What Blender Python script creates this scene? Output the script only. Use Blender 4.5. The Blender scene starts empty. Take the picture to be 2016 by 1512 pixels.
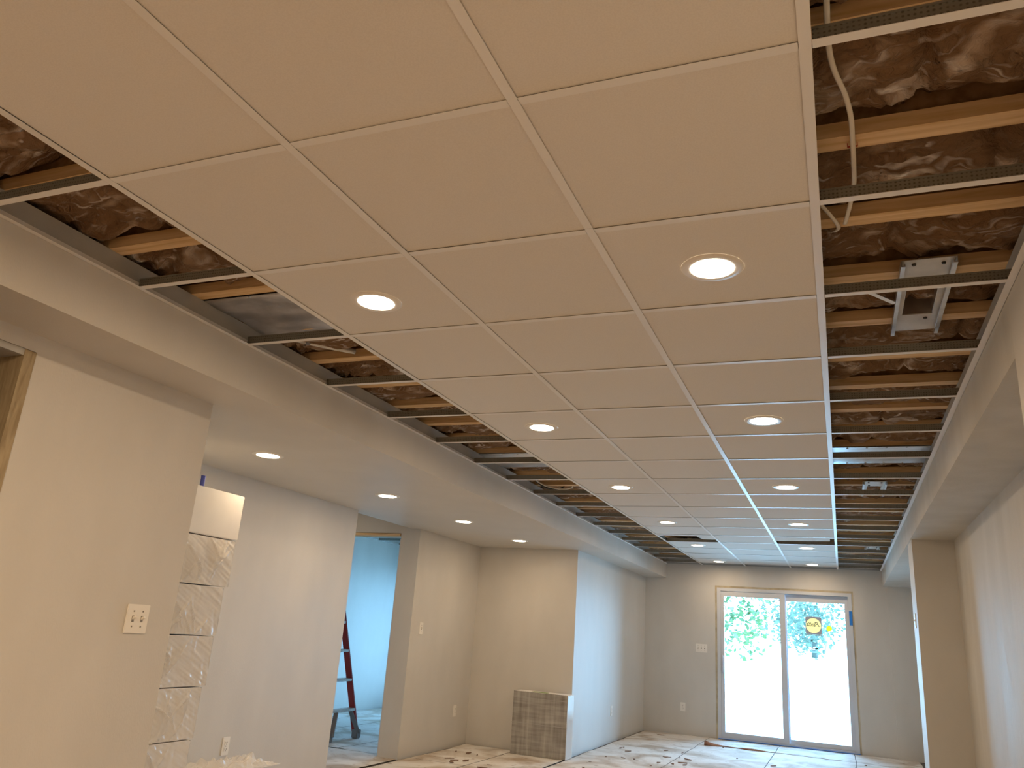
import bpy, bmesh, math, random
from mathutils import Vector, Matrix, noise
random.seed(4)
S = bpy.context.scene
COL = S.collection
T = 0.6096            # ceiling grid module
CZ = 2.33             # suspended grid height
LZ = 2.125            # lower drywall ceiling
JZ = 2.418            # underside of the joists
XL, XR, YF = -0.53, 2.38, 10.65

# ------------------------------------------------------------------ camera
cd = bpy.data.cameras.new('camera'); cam = bpy.data.objects.new('camera', cd); COL.objects.link(cam)
cd.sensor_width = 36.0; cd.lens = 1554.915 / 2016 * 36; cd.clip_start = 0.02; cd.clip_end = 300
r = Vector((0.927146, 0.368304, 0.068939)); u = Vector((0.049227, -0.302117, 0.951999)); f = Vector((-0.371452, 0.879249, 0.298237))
cam.matrix_world = Matrix(((r.x, u.x, -f.x, 1.8384), (r.y, u.y, -f.y, -1.3582), (r.z, u.z, -f.z, 1.2091), (0, 0, 0, 1)))
S.camera = cam
# ------------------------------------------------------------------ light
SKY = 22.5
w = bpy.data.worlds.new('sky'); S.world = w; w.use_nodes = True
bg = w.node_tree.nodes['Background']; bg.inputs[0].default_value = (0.30, 0.64, 1.04, 1); bg.inputs[1].default_value = SKY
LAMP_W = 4.9
LAMP_COL = (1.0, 0.72, 0.44)
S.view_settings.view_transform = 'Standard'; S.view_settings.look = 'None'
S.view_settings.exposure = 0.0; S.view_settings.gamma = 1.0; S.view_settings.use_curve_mapping = False
S.cycles.use_denoising = True
S.cycles.max_bounces = 12; S.cycles.diffuse_bounces = 8; S.cycles.glossy_bounces = 4; S.cycles.transparent_max_bounces = 8
S.cycles.sample_clamp_indirect = 6.0
S.cycles.caustics_reflective = False; S.cycles.caustics_refractive = False

def portal(name, loc, sx, sy, rot):
    l = bpy.data.lights.new(name, 'AREA'); l.shape = 'RECTANGLE'; l.size = sx; l.size_y = sy
    l.cycles.is_portal = True
    o = bpy.data.objects.new(name, l); o.location = loc; o.rotation_euler = rot; COL.objects.link(o)
portal('door_portal', (1.09, YF + 0.12, 1.0), 1.85, 2.1, (math.radians(-90), 0, 0))
portal('window_portal', (-3.35, YF + 0.12, 1.1), 1.7, 1.9, (math.radians(-90), 0, 0))

# ------------------------------------------------------------------ materials
def mat(name, col, rough=0.6, metal=0.0, spec=0.5, emit=None, estr=0):
    m = bpy.data.materials.new(name); m.use_nodes = True
    b = m.node_tree.nodes['Principled BSDF']
    b.inputs['Base Color'].default_value = (*col, 1); b.inputs['Roughness'].default_value = rough
    b.inputs['Metallic'].default_value = metal; b.inputs['Specular IOR Level'].default_value = spec
    if emit: b.inputs['Emission Color'].default_value = (*emit, 1); b.inputs['Emission Strength'].default_value = estr
    return m
def nd(m, t, **k):
    n = m.node_tree.nodes.new(t)
    for a, v in k.items():
        if a.startswith('i_'):
            n.inputs[a[2:].replace('_', ' ')].default_value = v
        else: setattr(n, a, v)
    return n
def lk(m, a, b): m.node_tree.links.new(a, b)
def coords(m, scale=(1, 1, 1), obj=True):
    tc = nd(m, 'ShaderNodeTexCoord'); mp = nd(m, 'ShaderNodeMapping'); mp.inputs['Scale'].default_value = scale
    if obj: lk(m, tc.outputs['Object'], mp.inputs[0])
    else:
        g = nd(m, 'ShaderNodeNewGeometry'); lk(m, g.outputs['Position'], mp.inputs[0])
    return mp.outputs[0]
def noisy(m, c1, c2, scale=8, detail=4, stretch=(1, 1, 1), bump=0.0, dist=0.002, lo=0.35, hi=0.65, distort=0.0, bscale=None, rlo=None, rhi=None, world=True):
    """colour varies between c1 and c2; optional bump and roughness variation"""
    b = m.node_tree.nodes['Principled BSDF']; co = coords(m, stretch, not world)
    n = nd(m, 'ShaderNodeTexNoise'); n.inputs['Scale'].default_value = scale; n.inputs['Detail'].default_value = detail
    n.inputs['Distortion'].default_value = distort; lk(m, co, n.inputs['Vector'])
    rp = nd(m, 'ShaderNodeValToRGB'); rp.color_ramp.elements[0].position = lo; rp.color_ramp.elements[1].position = hi
    rp.color_ramp.elements[0].color = (*c1, 1); rp.color_ramp.elements[1].color = (*c2, 1)
    lk(m, n.outputs[0], rp.inputs[0]); lk(m, rp.outputs[0], b.inputs['Base Color'])
    if rlo is not None:
        mr = nd(m, 'ShaderNodeMapRange'); mr.inputs[3].default_value = rlo; mr.inputs[4].default_value = rhi
        lk(m, n.outputs[0], mr.inputs[0]); lk(m, mr.outputs[0], b.inputs['Roughness'])
    if bump:
        n2 = nd(m, 'ShaderNodeTexNoise'); n2.inputs['Scale'].default_value = bscale or scale; n2.inputs['Detail'].default_value = 3
        lk(m, co, n2.inputs['Vector'])
        bp = nd(m, 'ShaderNodeBump'); bp.inputs['Strength'].default_value = bump; bp.inputs['Distance'].default_value = dist
        lk(m, n2.outputs[0], bp.inputs['Height']); lk(m, bp.outputs[0], b.inputs['Normal'])
    return m

M = {}
M['paint'] = noisy(mat('wall_paint', (.6, .57, .53), .52, spec=.45), (.585, .565, .53), (.625, .605, .57), 3, 5, (1, 1, .45), .5, .0012, bscale=170, rlo=.4, rhi=.6)
M['paint_r'] = noisy(mat('rolled_wall_paint', (.6, .57, .53), .55, spec=.35), (.55, .53, .49), (.62, .60, .56), 5, 5, (1, 1, .22), 1.0, .0025, bscale=80, rlo=.42, rhi=.62)
M['drywall'] = noisy(mat('bare_drywall', (.42, .42, .41), .8), (.38, .38, .375), (.45, .45, .44), 6)
M['tile'] = noisy(mat('ceiling_tile', (.78, .76, .73), .85, spec=.2), (.735, .715, .685), (.77, .75, .72), 260, 3, lo=.38, hi=.6, bump=.35, dist=.0008, bscale=420)
M['tilecut'] = mat('tile_core', (.55, .53, .5), .9)
M['white'] = mat('white_tee_paint', (.80, .80, .80), .33, spec=.6)
M['plastic'] = mat('white_plastic', (.82, .80, .76), .3)
M['vinyl'] = mat('white_vinyl', (.60, .63, .68), .4)
M['dark'] = mat('dark_slot', (.03, .028, .025), .6)
M['slot'] = mat('shaded_slot', (.25, .23, .2), .6)
M['wood'] = noisy(mat('joist_wood', (.55, .38, .2), .7, spec=.25), (.56, .36, .17), (.80, .60, .36), 5, 7, (.6, 9, 9), .3, .001, lo=.3, hi=.7, distort=.6)
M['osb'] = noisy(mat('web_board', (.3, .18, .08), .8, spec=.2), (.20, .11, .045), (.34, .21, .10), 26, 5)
M['rawwood'] = noisy(mat('stud_wood', (.6, .46, .28), .7, spec=.25), (.26, .20, .12), (.42, .34, .22), 9, 6, (5, 5, .8), .2, .001, lo=.3, hi=.65, distort=.8)
M['deck'] = noisy(mat('subfloor_board', (.2, .12, .06), .85), (.10, .06, .03), (.2, .13, .07), 12, 5)
M['foil'] = noisy(mat('sheet_metal', (.75, .77, .8), .3, 1.0), (.62, .64, .67), (.82, .84, .87), 4, 6, (1, 3, 1), .25, .003, rlo=.22, rhi=.42, bscale=9)
M['foilsheet'] = noisy(mat('foil_facing', (.5, .5, .52), .42, .85), (.34, .34, .37), (.66, .66, .7), 5, 6, (1, 1.4, 1), .5, .006, rlo=.35, rhi=.55, bscale=14)
M['primer'] = noisy(mat('grey_zinc_sheet', (.62, .6, .57), .4, .35), (.55, .53, .5), (.68, .66, .62), 14, 5)
M['copper'] = mat('red_staple', (.5, .06, .04), .5)
M['cable'] = mat('cable_jacket', (.72, .68, .6), .5)
M['blue'] = mat('blue_plastic', (.10, .13, .55), .5)
M['bluetape'] = mat('blue_tape', (.02, .22, .75), .6)
M['carton'] = noisy(mat('white_carton', (.82, .8, .77), .5), (.78, .76, .73), (.84, .82, .79), 4)
M['lens'] = mat('lamp_lens', (1, .95, .85), .4, emit=(1, .86, .66), estr=16)
M['bezel'] = mat('lamp_trim', (.85, .83, .8), .35)
M['tan'] = noisy(mat('foam_and_shim', (.5, .42, .28), .9), (.40, .34, .24), (.58, .51, .37), 7, 4)
M['redfib'] = mat('red_fiberglass', (.34, .02, .012), .4)
M['alu'] = noisy(mat('aluminium', (.6, .6, .6), .45, .5), (.55, .55, .55), (.68, .67, .66), 30)
M['grey'] = mat('grey_casting', (.2, .2, .21), .5)
M['paper'] = noisy(mat('curled_paper', (.35, .2, .14), .8), (.26, .13, .09), (.42, .26, .19), 10)
M['scrap'] = mat('dark_scrap', (.22, .14, .10), .8)

def galv():
    m = mat('punched_steel', (.25, .25, .235), .45, .55)
    b = m.node_tree.nodes['Principled BSDF']; co = coords(m, (1, 1, 1))
    v = nd(m, 'ShaderNodeTexVoronoi'); v.inputs['Scale'].default_value = 95; v.inputs['Randomness'].default_value = .15; lk(m, co, v.inputs['Vector'])
    rp = nd(m, 'ShaderNodeValToRGB'); e = rp.color_ramp.elements
    e[0].position = .2; e[0].color = (.15, .14, .12, 1); e[1].position = .38; e[1].color = (.33, .325, .29, 1)
    lk(m, v.outputs['Distance'], rp.inputs[0]); lk(m, rp.outputs[0], b.inputs['Base Color'])
    bp = nd(m, 'ShaderNodeBump'); bp.inputs['Strength'].default_value = .5; bp.inputs['Distance'].default_value = .001
    lk(m, v.outputs['Distance'], bp.inputs['Height']); lk(m, bp.outputs[0], b.inputs['Normal'])
    return m
M['galv'] = galv()

def wool():
    m = mat('glass_wool', (.3, .2, .14), .95, spec=.1)
    b = m.node_tree.nodes['Principled BSDF']; co = coords(m, (1, 1.5, 1), False)
    d = nd(m, 'ShaderNodeTexNoise'); d.inputs['Scale'].default_value = 5; d.inputs['Detail'].default_value = 3; lk(m, co, d.inputs['Vector'])
    mx = nd(m, 'ShaderNodeVectorMath', operation='MULTIPLY_ADD'); lk(m, d.outputs['Color'], mx.inputs[0]); mx.inputs[1].default_value = (.55, .55, .55); lk(m, co, mx.inputs[2])
    n = nd(m, 'ShaderNodeTexNoise'); n.noise_type = 'RIDGED_MULTIFRACTAL'; n.inputs['Scale'].default_value = 6; n.inputs['Detail'].default_value = 5
    n.inputs['Roughness'].default_value = .55; lk(m, mx.outputs[0], n.inputs['Vector'])
    rp = nd(m, 'ShaderNodeValToRGB'); e = rp.color_ramp.elements
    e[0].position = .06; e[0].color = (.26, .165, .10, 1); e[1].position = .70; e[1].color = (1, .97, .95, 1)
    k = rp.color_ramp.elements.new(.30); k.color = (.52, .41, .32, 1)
    lk(m, n.outputs[0], rp.inputs[0])
    # fine pale fibres drawn out along the batt
    sc = nd(m, 'ShaderNodeVectorMath', operation='MULTIPLY'); lk(m, mx.outputs[0], sc.inputs[0]); sc.inputs[1].default_value = (.55, 1.7, 1.0)
    fb = nd(m, 'ShaderNodeTexNoise'); fb.noise_type = 'RIDGED_MULTIFRACTAL'; fb.inputs['Scale'].default_value = 11; fb.inputs['Detail'].default_value = 6
    fb.inputs['Roughness'].default_value = .6; fb.inputs['Distortion'].default_value = .5; lk(m, sc.outputs[0], fb.inputs['Vector'])
    fr = nd(m, 'ShaderNodeMapRange'); fr.inputs[1].default_value = .12; fr.inputs[2].default_value = .6; fr.inputs[4].default_value = .9; lk(m, fb.outputs[0], fr.inputs[0])
    mc = nd(m, 'ShaderNodeMix', data_type='RGBA'); mc.inputs[7].default_value = (.98, .94, .92, 1); lk(m, fr.outputs[0], mc.inputs[0]); lk(m, rp.outputs[0], mc.inputs[6])
    # deep brown patches scattered by noise
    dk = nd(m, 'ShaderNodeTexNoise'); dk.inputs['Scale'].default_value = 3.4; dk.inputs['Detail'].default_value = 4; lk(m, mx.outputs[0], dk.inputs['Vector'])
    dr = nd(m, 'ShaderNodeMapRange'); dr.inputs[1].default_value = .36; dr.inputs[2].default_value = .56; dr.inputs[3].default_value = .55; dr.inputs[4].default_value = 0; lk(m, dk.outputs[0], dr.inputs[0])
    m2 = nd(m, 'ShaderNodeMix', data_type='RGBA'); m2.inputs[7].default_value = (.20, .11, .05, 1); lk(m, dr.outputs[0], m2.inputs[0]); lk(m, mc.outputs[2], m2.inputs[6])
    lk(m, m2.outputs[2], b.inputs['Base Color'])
    f2 = nd(m, 'ShaderNodeTexNoise'); f2.inputs['Scale'].default_value = 40; f2.inputs['Detail'].default_value = 6; lk(m, mx.outputs[0], f2.inputs['Vector'])
    ad = nd(m, 'ShaderNodeMath', operation='MULTIPLY_ADD'); lk(m, n.outputs[0], ad.inputs[0]); ad.inputs[1].default_value = 1.2; lk(m, f2.outputs[0], ad.inputs[2])
    bp = nd(m, 'ShaderNodeBump'); bp.inputs['Strength'].default_value = 1.0; bp.inputs['Distance'].default_value = .02
    lk(m, ad.outputs[0], bp.inputs['Height']); lk(m, bp.outputs[0], b.inputs['Normal'])
    return m
M['wool'] = wool()

def floor_mat():
    m = mat('dusty_floor_paper', (.6, .57, .52), .75, spec=.25)
    b = m.node_tree.nodes['Principled BSDF']; co = coords(m, (1, 1, 1), False)
    n = nd(m, 'ShaderNodeTexNoise'); n.inputs['Scale'].default_value = 2.2; n.inputs['Detail'].default_value = 8; n.inputs['Distortion'].default_value = .8; lk(m, co, n.inputs['Vector'])
    rp = nd(m, 'ShaderNodeValToRGB'); e = rp.color_ramp.elements
    e[0].position = .33; e[0].color = (.44, .36, .28, 1); e[1].position = .55; e[1].color = (.74, .72, .69, 1)
    lk(m, n.outputs[0], rp.inputs[0])
    n2 = nd(m, 'ShaderNodeTexNoise'); n2.inputs['Scale'].default_value = 16; n2.inputs['Detail'].default_value = 6; lk(m, co, n2.inputs['Vector'])
    rp2 = nd(m, 'ShaderNodeValToRGB'); e = rp2.color_ramp.elements
    e[0].position = .27; e[0].color = (.45, .36, .3, 1); e[1].position = .4; e[1].color = (1, 1, 1, 1)
    lk(m, n2.outputs[0], rp2.inputs[0])
    mx = nd(m, 'ShaderNodeMix', data_type='RGBA', blend_type='MULTIPLY'); mx.inputs[0].default_value = .7
    lk(m, rp.outputs[0], mx.inputs[6]); lk(m, rp2.outputs[0], mx.inputs[7]); lk(m, mx.outputs[2], b.inputs['Base Color'])
    bp = nd(m, 'ShaderNodeBump'); bp.inputs['Strength'].default_value = .5; bp.inputs['Distance'].default_value = .012
    lk(m, n.outputs[0], bp.inputs['Height']); lk(m, bp.outputs[0], b.inputs['Normal'])
    return m
M['floor'] = floor_mat()
M['bounce_cut'] = noisy(mat('bounce_cut_paper', (.3, .2, .13), .8, spec=.2), (.26, .18, .12), (.40, .31, .24), 3, 7)  # unseen near sheets, darkened to cut bounce onto the ceiling tiles
M['slab'] = noisy(mat('concrete_slab', (.12, .11, .1), .9), (.09, .08, .07), (.16, .15, .14), 5)

def glassy(name, tint=(.97, .99, .98), rough=.02, mixf=.06, bumpy=False):
    m = bpy.data.materials.new(name); m.use_nodes = True; nt = m.node_tree; nt.nodes.clear()
    out = nd(m, 'ShaderNodeOutputMaterial'); mx = nd(m, 'ShaderNodeMixShader'); t = nd(m, 'ShaderNodeBsdfTransparent'); g = nd(m, 'ShaderNodeBsdfGlossy')
    t.inputs[0].default_value = (*tint, 1); g.inputs['Roughness'].default_value = rough
    fr = nd(m, 'ShaderNodeFresnel'); fr.inputs[0].default_value = 1.45
    lk(m, t.outputs[0], mx.inputs[1]); lk(m, g.outputs[0], mx.inputs[2]); lk(m, mx.outputs[0], out.inputs[0])
    if bumpy:
        ad = nd(m, 'ShaderNodeMath', operation='ADD'); ad.inputs[1].default_value = mixf; lk(m, fr.outputs[0], ad.inputs[0]); lk(m, ad.outputs[0], mx.inputs[0])
    else: lk(m, fr.outputs[0], mx.inputs[0])
    return m
M['glass'] = glassy('window_glass')
def wrapmat():
    m = bpy.data.materials.new('shrink_wrap'); m.use_nodes = True; m.node_tree.nodes.clear()
    out = nd(m, 'ShaderNodeOutputMaterial'); mx = nd(m, 'ShaderNodeMixShader'); t = nd(m, 'ShaderNodeBsdfTransparent'); p = nd(m, 'ShaderNodeBsdfPrincipled')
    p.inputs['Base Color'].default_value = (.85, .83, .8, 1); p.inputs['Roughness'].default_value = .16
    mx.inputs[0].default_value = .5
    lk(m, t.outputs[0], mx.inputs[1]); lk(m, p.outputs[0], mx.inputs[2]); lk(m, mx.outputs[0], out.inputs[0])
    return m
M['wrap'] = wrapmat()

def bundle_mat():
    m = mat('grey_tile_back', (.3, .28, .26), .8)
    b = m.node_tree.nodes['Principled BSDF']
    co1 = coords(m, (1.5, 1, 16)); co2 = coords(m, (14, 1, 1.2))
    outs = []
    for co, sc in ((co1, 1.6), (co2, 1.6)):
        n = nd(m, 'ShaderNodeTexNoise'); n.inputs['Scale'].default_value = sc; n.inputs['Detail'].default_value = 7; lk(m, co, n.inputs['Vector']); outs.append(n.outputs[0])
    ad = nd(m, 'ShaderNodeMath', operation='ADD'); lk(m, outs[0], ad.inputs[0]); lk(m, outs[1], ad.inputs[1])
    hf = nd(m, 'ShaderNodeMath', operation='MULTIPLY'); hf.inputs[1].default_value = .5; lk(m, ad.outputs[0], hf.inputs[0])
    rp = nd(m, 'ShaderNodeValToRGB'); e = rp.color_ramp.elements
    e[0].position = .36; e[0].color = (.21, .195, .175, 1); e[1].position = .66; e[1].color = (.46, .44, .41, 1)
    lk(m, hf.outputs[0], rp.inputs[0]); lk(m, rp.outputs[0], b.inputs['Base Color'])
    return m
M['bundle'] = bundle_mat()

# ------------------------------------------------------------------ mesh helpers
class MB:
    def __init__(s): s.v = []; s.f = []; s.m = []
    def box(s, a, b, mi=0):
        x0, y0, z0 = a; x1, y1, z1 = b
        if x0 > x1: x0, x1 = x1, x0
        if y0 > y1: y0, y1 = y1, y0
        if z0 > z1: z0, z1 = z1, z0
        n = len(s.v); s.v += [(x0, y0, z0), (x1, y0, z0), (x1, y1, z0), (x0, y1, z0), (x0, y0, z1), (x1, y0, z1), (x1, y1, z1), (x0, y1, z1)]
        for q in ((3, 2, 1, 0), (4, 5, 6, 7), (0, 1, 5, 4), (1, 2, 6, 5), (2, 3, 7, 6), (3, 0, 4, 7)):
            s.f.append(tuple(n + i for i in q)); s.m.append(mi)
        return s
    def prism(s, pts, z0, z1, mi=0):
        n = len(s.v); k = len(pts)
        s.v += [(p[0], p[1], z0) for p in pts] + [(p[0], p[1], z1) for p in pts]
        s.f.append(tuple(n + i for i in reversed(range(k)))); s.m.append(mi)
        s.f.append(tuple(n + k + i for i in range(k))); s.m.append(mi)
        for i in range(k):
            j = (i + 1) % k; s.f.append((n + i, n + j, n + k + j, n + k + i)); s.m.append(mi)
        return s
    def bar(s, p, q, wd, ht, mi=0, up=(0, 0, 1)):
        p = Vector(p); q = Vector(q); d = (q - p).normalized(); upv = Vector(up)
        sd = d.cross(upv).normalized(); up2 = sd.cross(d).normalized(); n = len(s.v)
        for c in (p, q):
            for a, b in ((-1, -1), (1, -1), (1, 1), (-1, 1)): s.v.append(tuple(c + sd * a * wd / 2 + up2 * b * ht / 2))
        for qd in ((0, 1, 2, 3), (7, 6, 5, 4), (0, 4, 5, 1), (1, 5, 6, 2), (2, 6, 7, 3), (3, 7, 4, 0)):
            s.f.append(tuple(n + i for i in qd)); s.m.append(mi)
        return s
    def lathe(s, prof, seg=32, c=(0, 0, 0), mi=0, ms=None):
        n = len(s.v)
        for (rr, z) in prof:
            for i in range(seg):
                a = 2 * math.pi * i / seg; s.v.append((c[0] + rr * math.cos(a), c[1] + rr * math.sin(a), c[2] + z))
        for k in range(len(prof) - 1):
            for i in range(seg):
                j = (i + 1) % seg; s.f.append((n + k * seg + i, n + k * seg + j, n + (k + 1) * seg + j, n + (k + 1) * seg + i)); s.m.append(ms[k] if ms else mi)
        return s
    def disc(s, rr, z, seg=32, c=(0, 0, 0), mi=0):
        n = len(s.v); s.v += [(c[0] + rr * math.cos(2 * math.pi * i / seg), c[1] + rr * math.sin(2 * math.pi * i / seg), c[2] + z) for i in range(seg)]
        s.f.append(tuple(range(n, n + seg))); s.m.append(mi); return s
    def mesh(s, name, mats, smooth=False, bevel=0):
        me = bpy.data.meshes.new(name); me.from_pydata(s.v, [], s.f)
        for m in (mats if isinstance(mats, (list, tuple)) else [mats]): me.materials.append(m)
        me.polygons.foreach_set('material_index', s.m)
        bm = bmesh.new(); bm.from_mesh(me); bmesh.ops.recalc_face_normals(bm, faces=bm.faces)
        if bevel: bmesh.ops.bevel(bm, geom=bm.edges[:], offset=bevel, segments=2, affect='EDGES', clamp_overlap=True)
        bm.to_mesh(me); bm.free()
        if smooth: me.polygons.foreach_set('use_smooth', [True] * len(me.polygons))
        me.update(); return me
def put(name, me, parent=None, loc=None, rot=None):
    o = bpy.data.objects.new(name, me); COL.objects.link(o)
    if parent: o.parent = parent
    if loc: o.location = loc
    if rot: o.rotation_euler = rot
    return o
def tag(o, label, cat=None, group=None, kind=None):
    if label: o['label'] = label
    if cat: o['category'] = cat
    if group: o['group'] = group
    if kind: o['kind'] = kind
    return o
def empty(name, label, cat, loc=(0, 0, 0), rz=0, group=None, kind=None):
    o = bpy.data.objects.new(name, None); COL.objects.link(o); o.location = loc; o.rotation_euler = (0, 0, rz); o.empty_display_size = .05
    return tag(o, label, cat, group, kind)
def solid(name, boxes, m, label, cat='wall', bevel=0):
    b = MB()
    for a, c in boxes: b.box(a, c)
    return tag(put(name, b.mesh(name, m, bevel=bevel)), label, cat, None, 'structure')
def tube(name, pts, rad, m, parent=None, flat=1.0, res=6):
    n = len(pts); P = [Vector(p) for p in pts]; b = MB(); rings = []
    # catmull-rom resample
    out = []
    for i in range(n - 1):
        p0 = P[max(i - 1, 0)]; p1 = P[i]; p2 = P[i + 1]; p3 = P[min(i + 2, n - 1)]
        for k in range(res):
            t = k / res; out.append(0.5 * ((2 * p1) + (-p0 + p2) * t + (2 * p0 - 5 * p1 + 4 * p2 - p3) * t * t + (-p0 + 3 * p1 - 3 * p2 + p3) * t ** 3))
    out.append(P[-1]); sg = 8
    for i, p in enumerate(out):
        d = (out[min(i + 1, len(out) - 1)] - out[max(i - 1, 0)]).normalized()
        a = d.cross(Vector((0, 0, 1)));  a = a.normalized() if a.length > 1e-4 else Vector((1, 0, 0)); c = a.cross(d)
        for j in range(sg):
            t = 2 * math.pi * j / sg; b.v.append(tuple(p + a * rad * math.cos(t) + c * rad * flat * math.sin(t)))
    for i in range(len(out) - 1):
        for j in range(sg):
            k = (j + 1) % sg; b.f.append((i * sg + j, i * sg + k, (i + 1) * sg + k, (i + 1) * sg + j)); b.m.append(0)
    b.f.append(tuple(range(sg))); b.m.append(0); b.f.append(tuple(reversed(range((len(out) - 1) * sg, len(out) * sg)))); b.m.append(0)
    return put(name, b.mesh(name, m, smooth=True), parent)

# ------------------------------------------------------------------ the shell
P, PR = M['paint'], M['paint_r']
TOP = 2.80
DX0, DX1, DZ = 0.172, 2.008, 2.045      # patio door rough opening
solid('wall_far', [((-0.98, YF, 0), (DX0, YF + .18, TOP)), ((DX1, YF, 0), (2.43, YF + .18, TOP)), ((DX0, YF, DZ), (DX1, YF + .18, TOP)), ((2.43, YF - .03, 0), (3.6, YF + .18, TOP))], P,
      'grey painted end wall around the sliding patio door')
solid('wall_left', [((-.955, .506, 0), (-.84, 1.41, LZ + .02)), ((-.955, -4.6, 0), (-.84, -.42, LZ + .02)), ((-.955, -.42, 2.06), (-.84, .506, LZ + .02)),
      ((-2.15, 1.33, 0), (-.955, 1.41, LZ + .02))], P, 'beige near left wall holding the double light switch')
solid('wall_alcove', [((-2.15, 1.41, 0), (-2.03, 4.56, LZ + .02)), ((-2.245, 5.72, 0), (-2.03, 7.33, LZ + .3)), ((-2.03, 7.22, 0), (-.84, 7.33, LZ + .3))], P,
      'beige walls of the recessed alcove behind the carton stack')
solid('wall_doorway', [((-4.6, 5.72, 2.078), (-2.245, 5.84, TOP)), ((-4.6, 5.72, 0), (-3.05, 5.84, 2.078))], P,
      'beige wall above the doorway to the blue lit room')
solid('wall_beside_door', [((-.955, 7.33, 0), (-.84, YF, TOP))], P, 'wall between alcove and patio door, lit blue by daylight')
solid('wall_back_room', [((-4.62, 5.84, 0), (-4.5, YF, TOP)), ((-4.62, YF, 0), (-4.2, YF + .18, TOP)), ((-2.5, YF, 0), (-.955, YF + .18, TOP)),
      ((-4.2, YF, 2.05), (-2.5, YF + .18, TOP)), ((-4.2, YF, 0), (-2.5, YF + .18, .15)), ((-2.245, 7.33, 0), (-2.13, YF, TOP))], P,
      'pale walls of the daylit room beyond the doorway')
solid('wall_corridor', [((-4.6, 4.44, 0), (-2.15, 4.56, TOP)), ((-4.7, 4.44, 0), (-4.6, 5.84, TOP)), ((-4.6, 4.56, CZ), (-2.13, 5.72, CZ + .05)), ((-2.15, 4.56, LZ + .02), (-2.13, 5.72, CZ + .05))], P,
      'walls of the short passage in front of the doorway')
solid('wall_side_room', [((-3.2, -4.6, 0), (-3.08, 1.41, TOP)), ((-3.2, 1.33, 0), (-2.15, 1.41, TOP))], M['drywall'], 'dark side room seen through the left opening')
solid('wall_right', [((2.69, 1.35, 0), (2.8, 5.72, LZ + .02)), ((2.95, 6.12, 0), (3.06, YF, LZ + .02))], PR, 'beige right wall with rolled paint sheen')
solid('wall_right_pier', [((XR + .01, 5.72, 0), (3.06, 6.12, LZ + .02))], P, 'dark beige pier standing out from the right wall')
solid('wall_right_near', [((XR, -4.6, 0), (2.95, 1.35, JZ - .003))], P, 'beige wall face at the right picture edge')
solid('wall_back', [((-3.2, -4.72, 0), (2.95, -4.6, TOP))], P, 'beige wall behind the camera')
# lowered bulkheads: painted face, painted underside, bare drywall above the grid
solid('soffit_left', [((XL - .03, -4.6, LZ), (XL, YF, CZ + .001))], P, 'long beige bulkhead face along the left edge of the grid')
solid('soffit_right', [((XR, 1.35, LZ), (XR + .03, YF, CZ + .001))], PR, 'beige bulkhead face along the right edge of the grid')
solid('soffit_upper_board', [((XL - .03, -4.6, CZ + .001), (XL - .001, YF, JZ)), ((XR + .001, 1.35, CZ + .001), (XR + .03, YF, JZ)),
      ((XL, YF - .012, CZ + .004), (XR, YF, JZ)), ((XR - .001, -4.6, CZ + .001), (XR + .0, 1.35, JZ))], M['drywall'], 'bare grey board above the white edge trim')
solid('ceiling_left', [((-2.13, 4.56, LZ + .001), (-2.03, 5.72, LZ + .03)), ((-2.05, 1.35, LZ), (XL - .03, YF, LZ + .03)), ((-.9, -4.6, LZ), (XL - .03, 1.35, LZ + .03)), ((-3.2, -4.6, LZ + .02), (-.9, 1.41, LZ + .05))], P,
      'lowered beige drywall ceiling on the left with four lights', 'ceiling')
solid('ceiling_right', [((XR + .03, 1.35, LZ), (3.06, YF, LZ + .03))], PR, 'underside of the right bulkhead', 'ceiling')
# roof over everything (floor above)
FR = tag(put('ceiling', MB().box((-4.8, -4.8, 2.72), (3.2, YF + .2, 2.78)).mesh('ceiling', M['deck'])), 'brown subfloor boards above the joists', 'ceiling', None, 'structure')
# outer skins against stray sky light
solid('wall_outer_upper', [((-4.8, -4.8, TOP), (3.2, YF + .2, TOP + .1)), ((-4.8, -4.8, 0), (-4.7, YF + .2, TOP)), ((3.1, -4.8, 0), (3.2, YF + .2, TOP)), ((-4.8, -4.9, 0), (3.2, -4.8, TOP))], M['drywall'], 'plain outer shell of the house, unseen, keeps stray sky light out')

# raw timber lining of the near left opening
t1 = solid('trim_1', [((-.962, .46, 0), (-.836, .505, 2.057))], M['rawwood'], 'bare timber jamb of the dark opening on the left', 'trim')
solid('trim_2', [((-.962, -.42, 2.034), (-.8385, .46, 2.058))], M['drywall'], 'rough pale plaster head over the dark left opening', 'trim')
solid('trim_3', [((-3.05, 5.712, 2.048), (-2.252, 5.848, 2.074))], M['wood'], 'bare timber head over the doorway with ladder beyond', 'trim')
solid('trim_4', [((-2.262, 5.74, 0), (-2.246, 5.84, 2.02))], M['vinyl'], 'pale corner bead down the doorway edge', 'trim')

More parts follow.
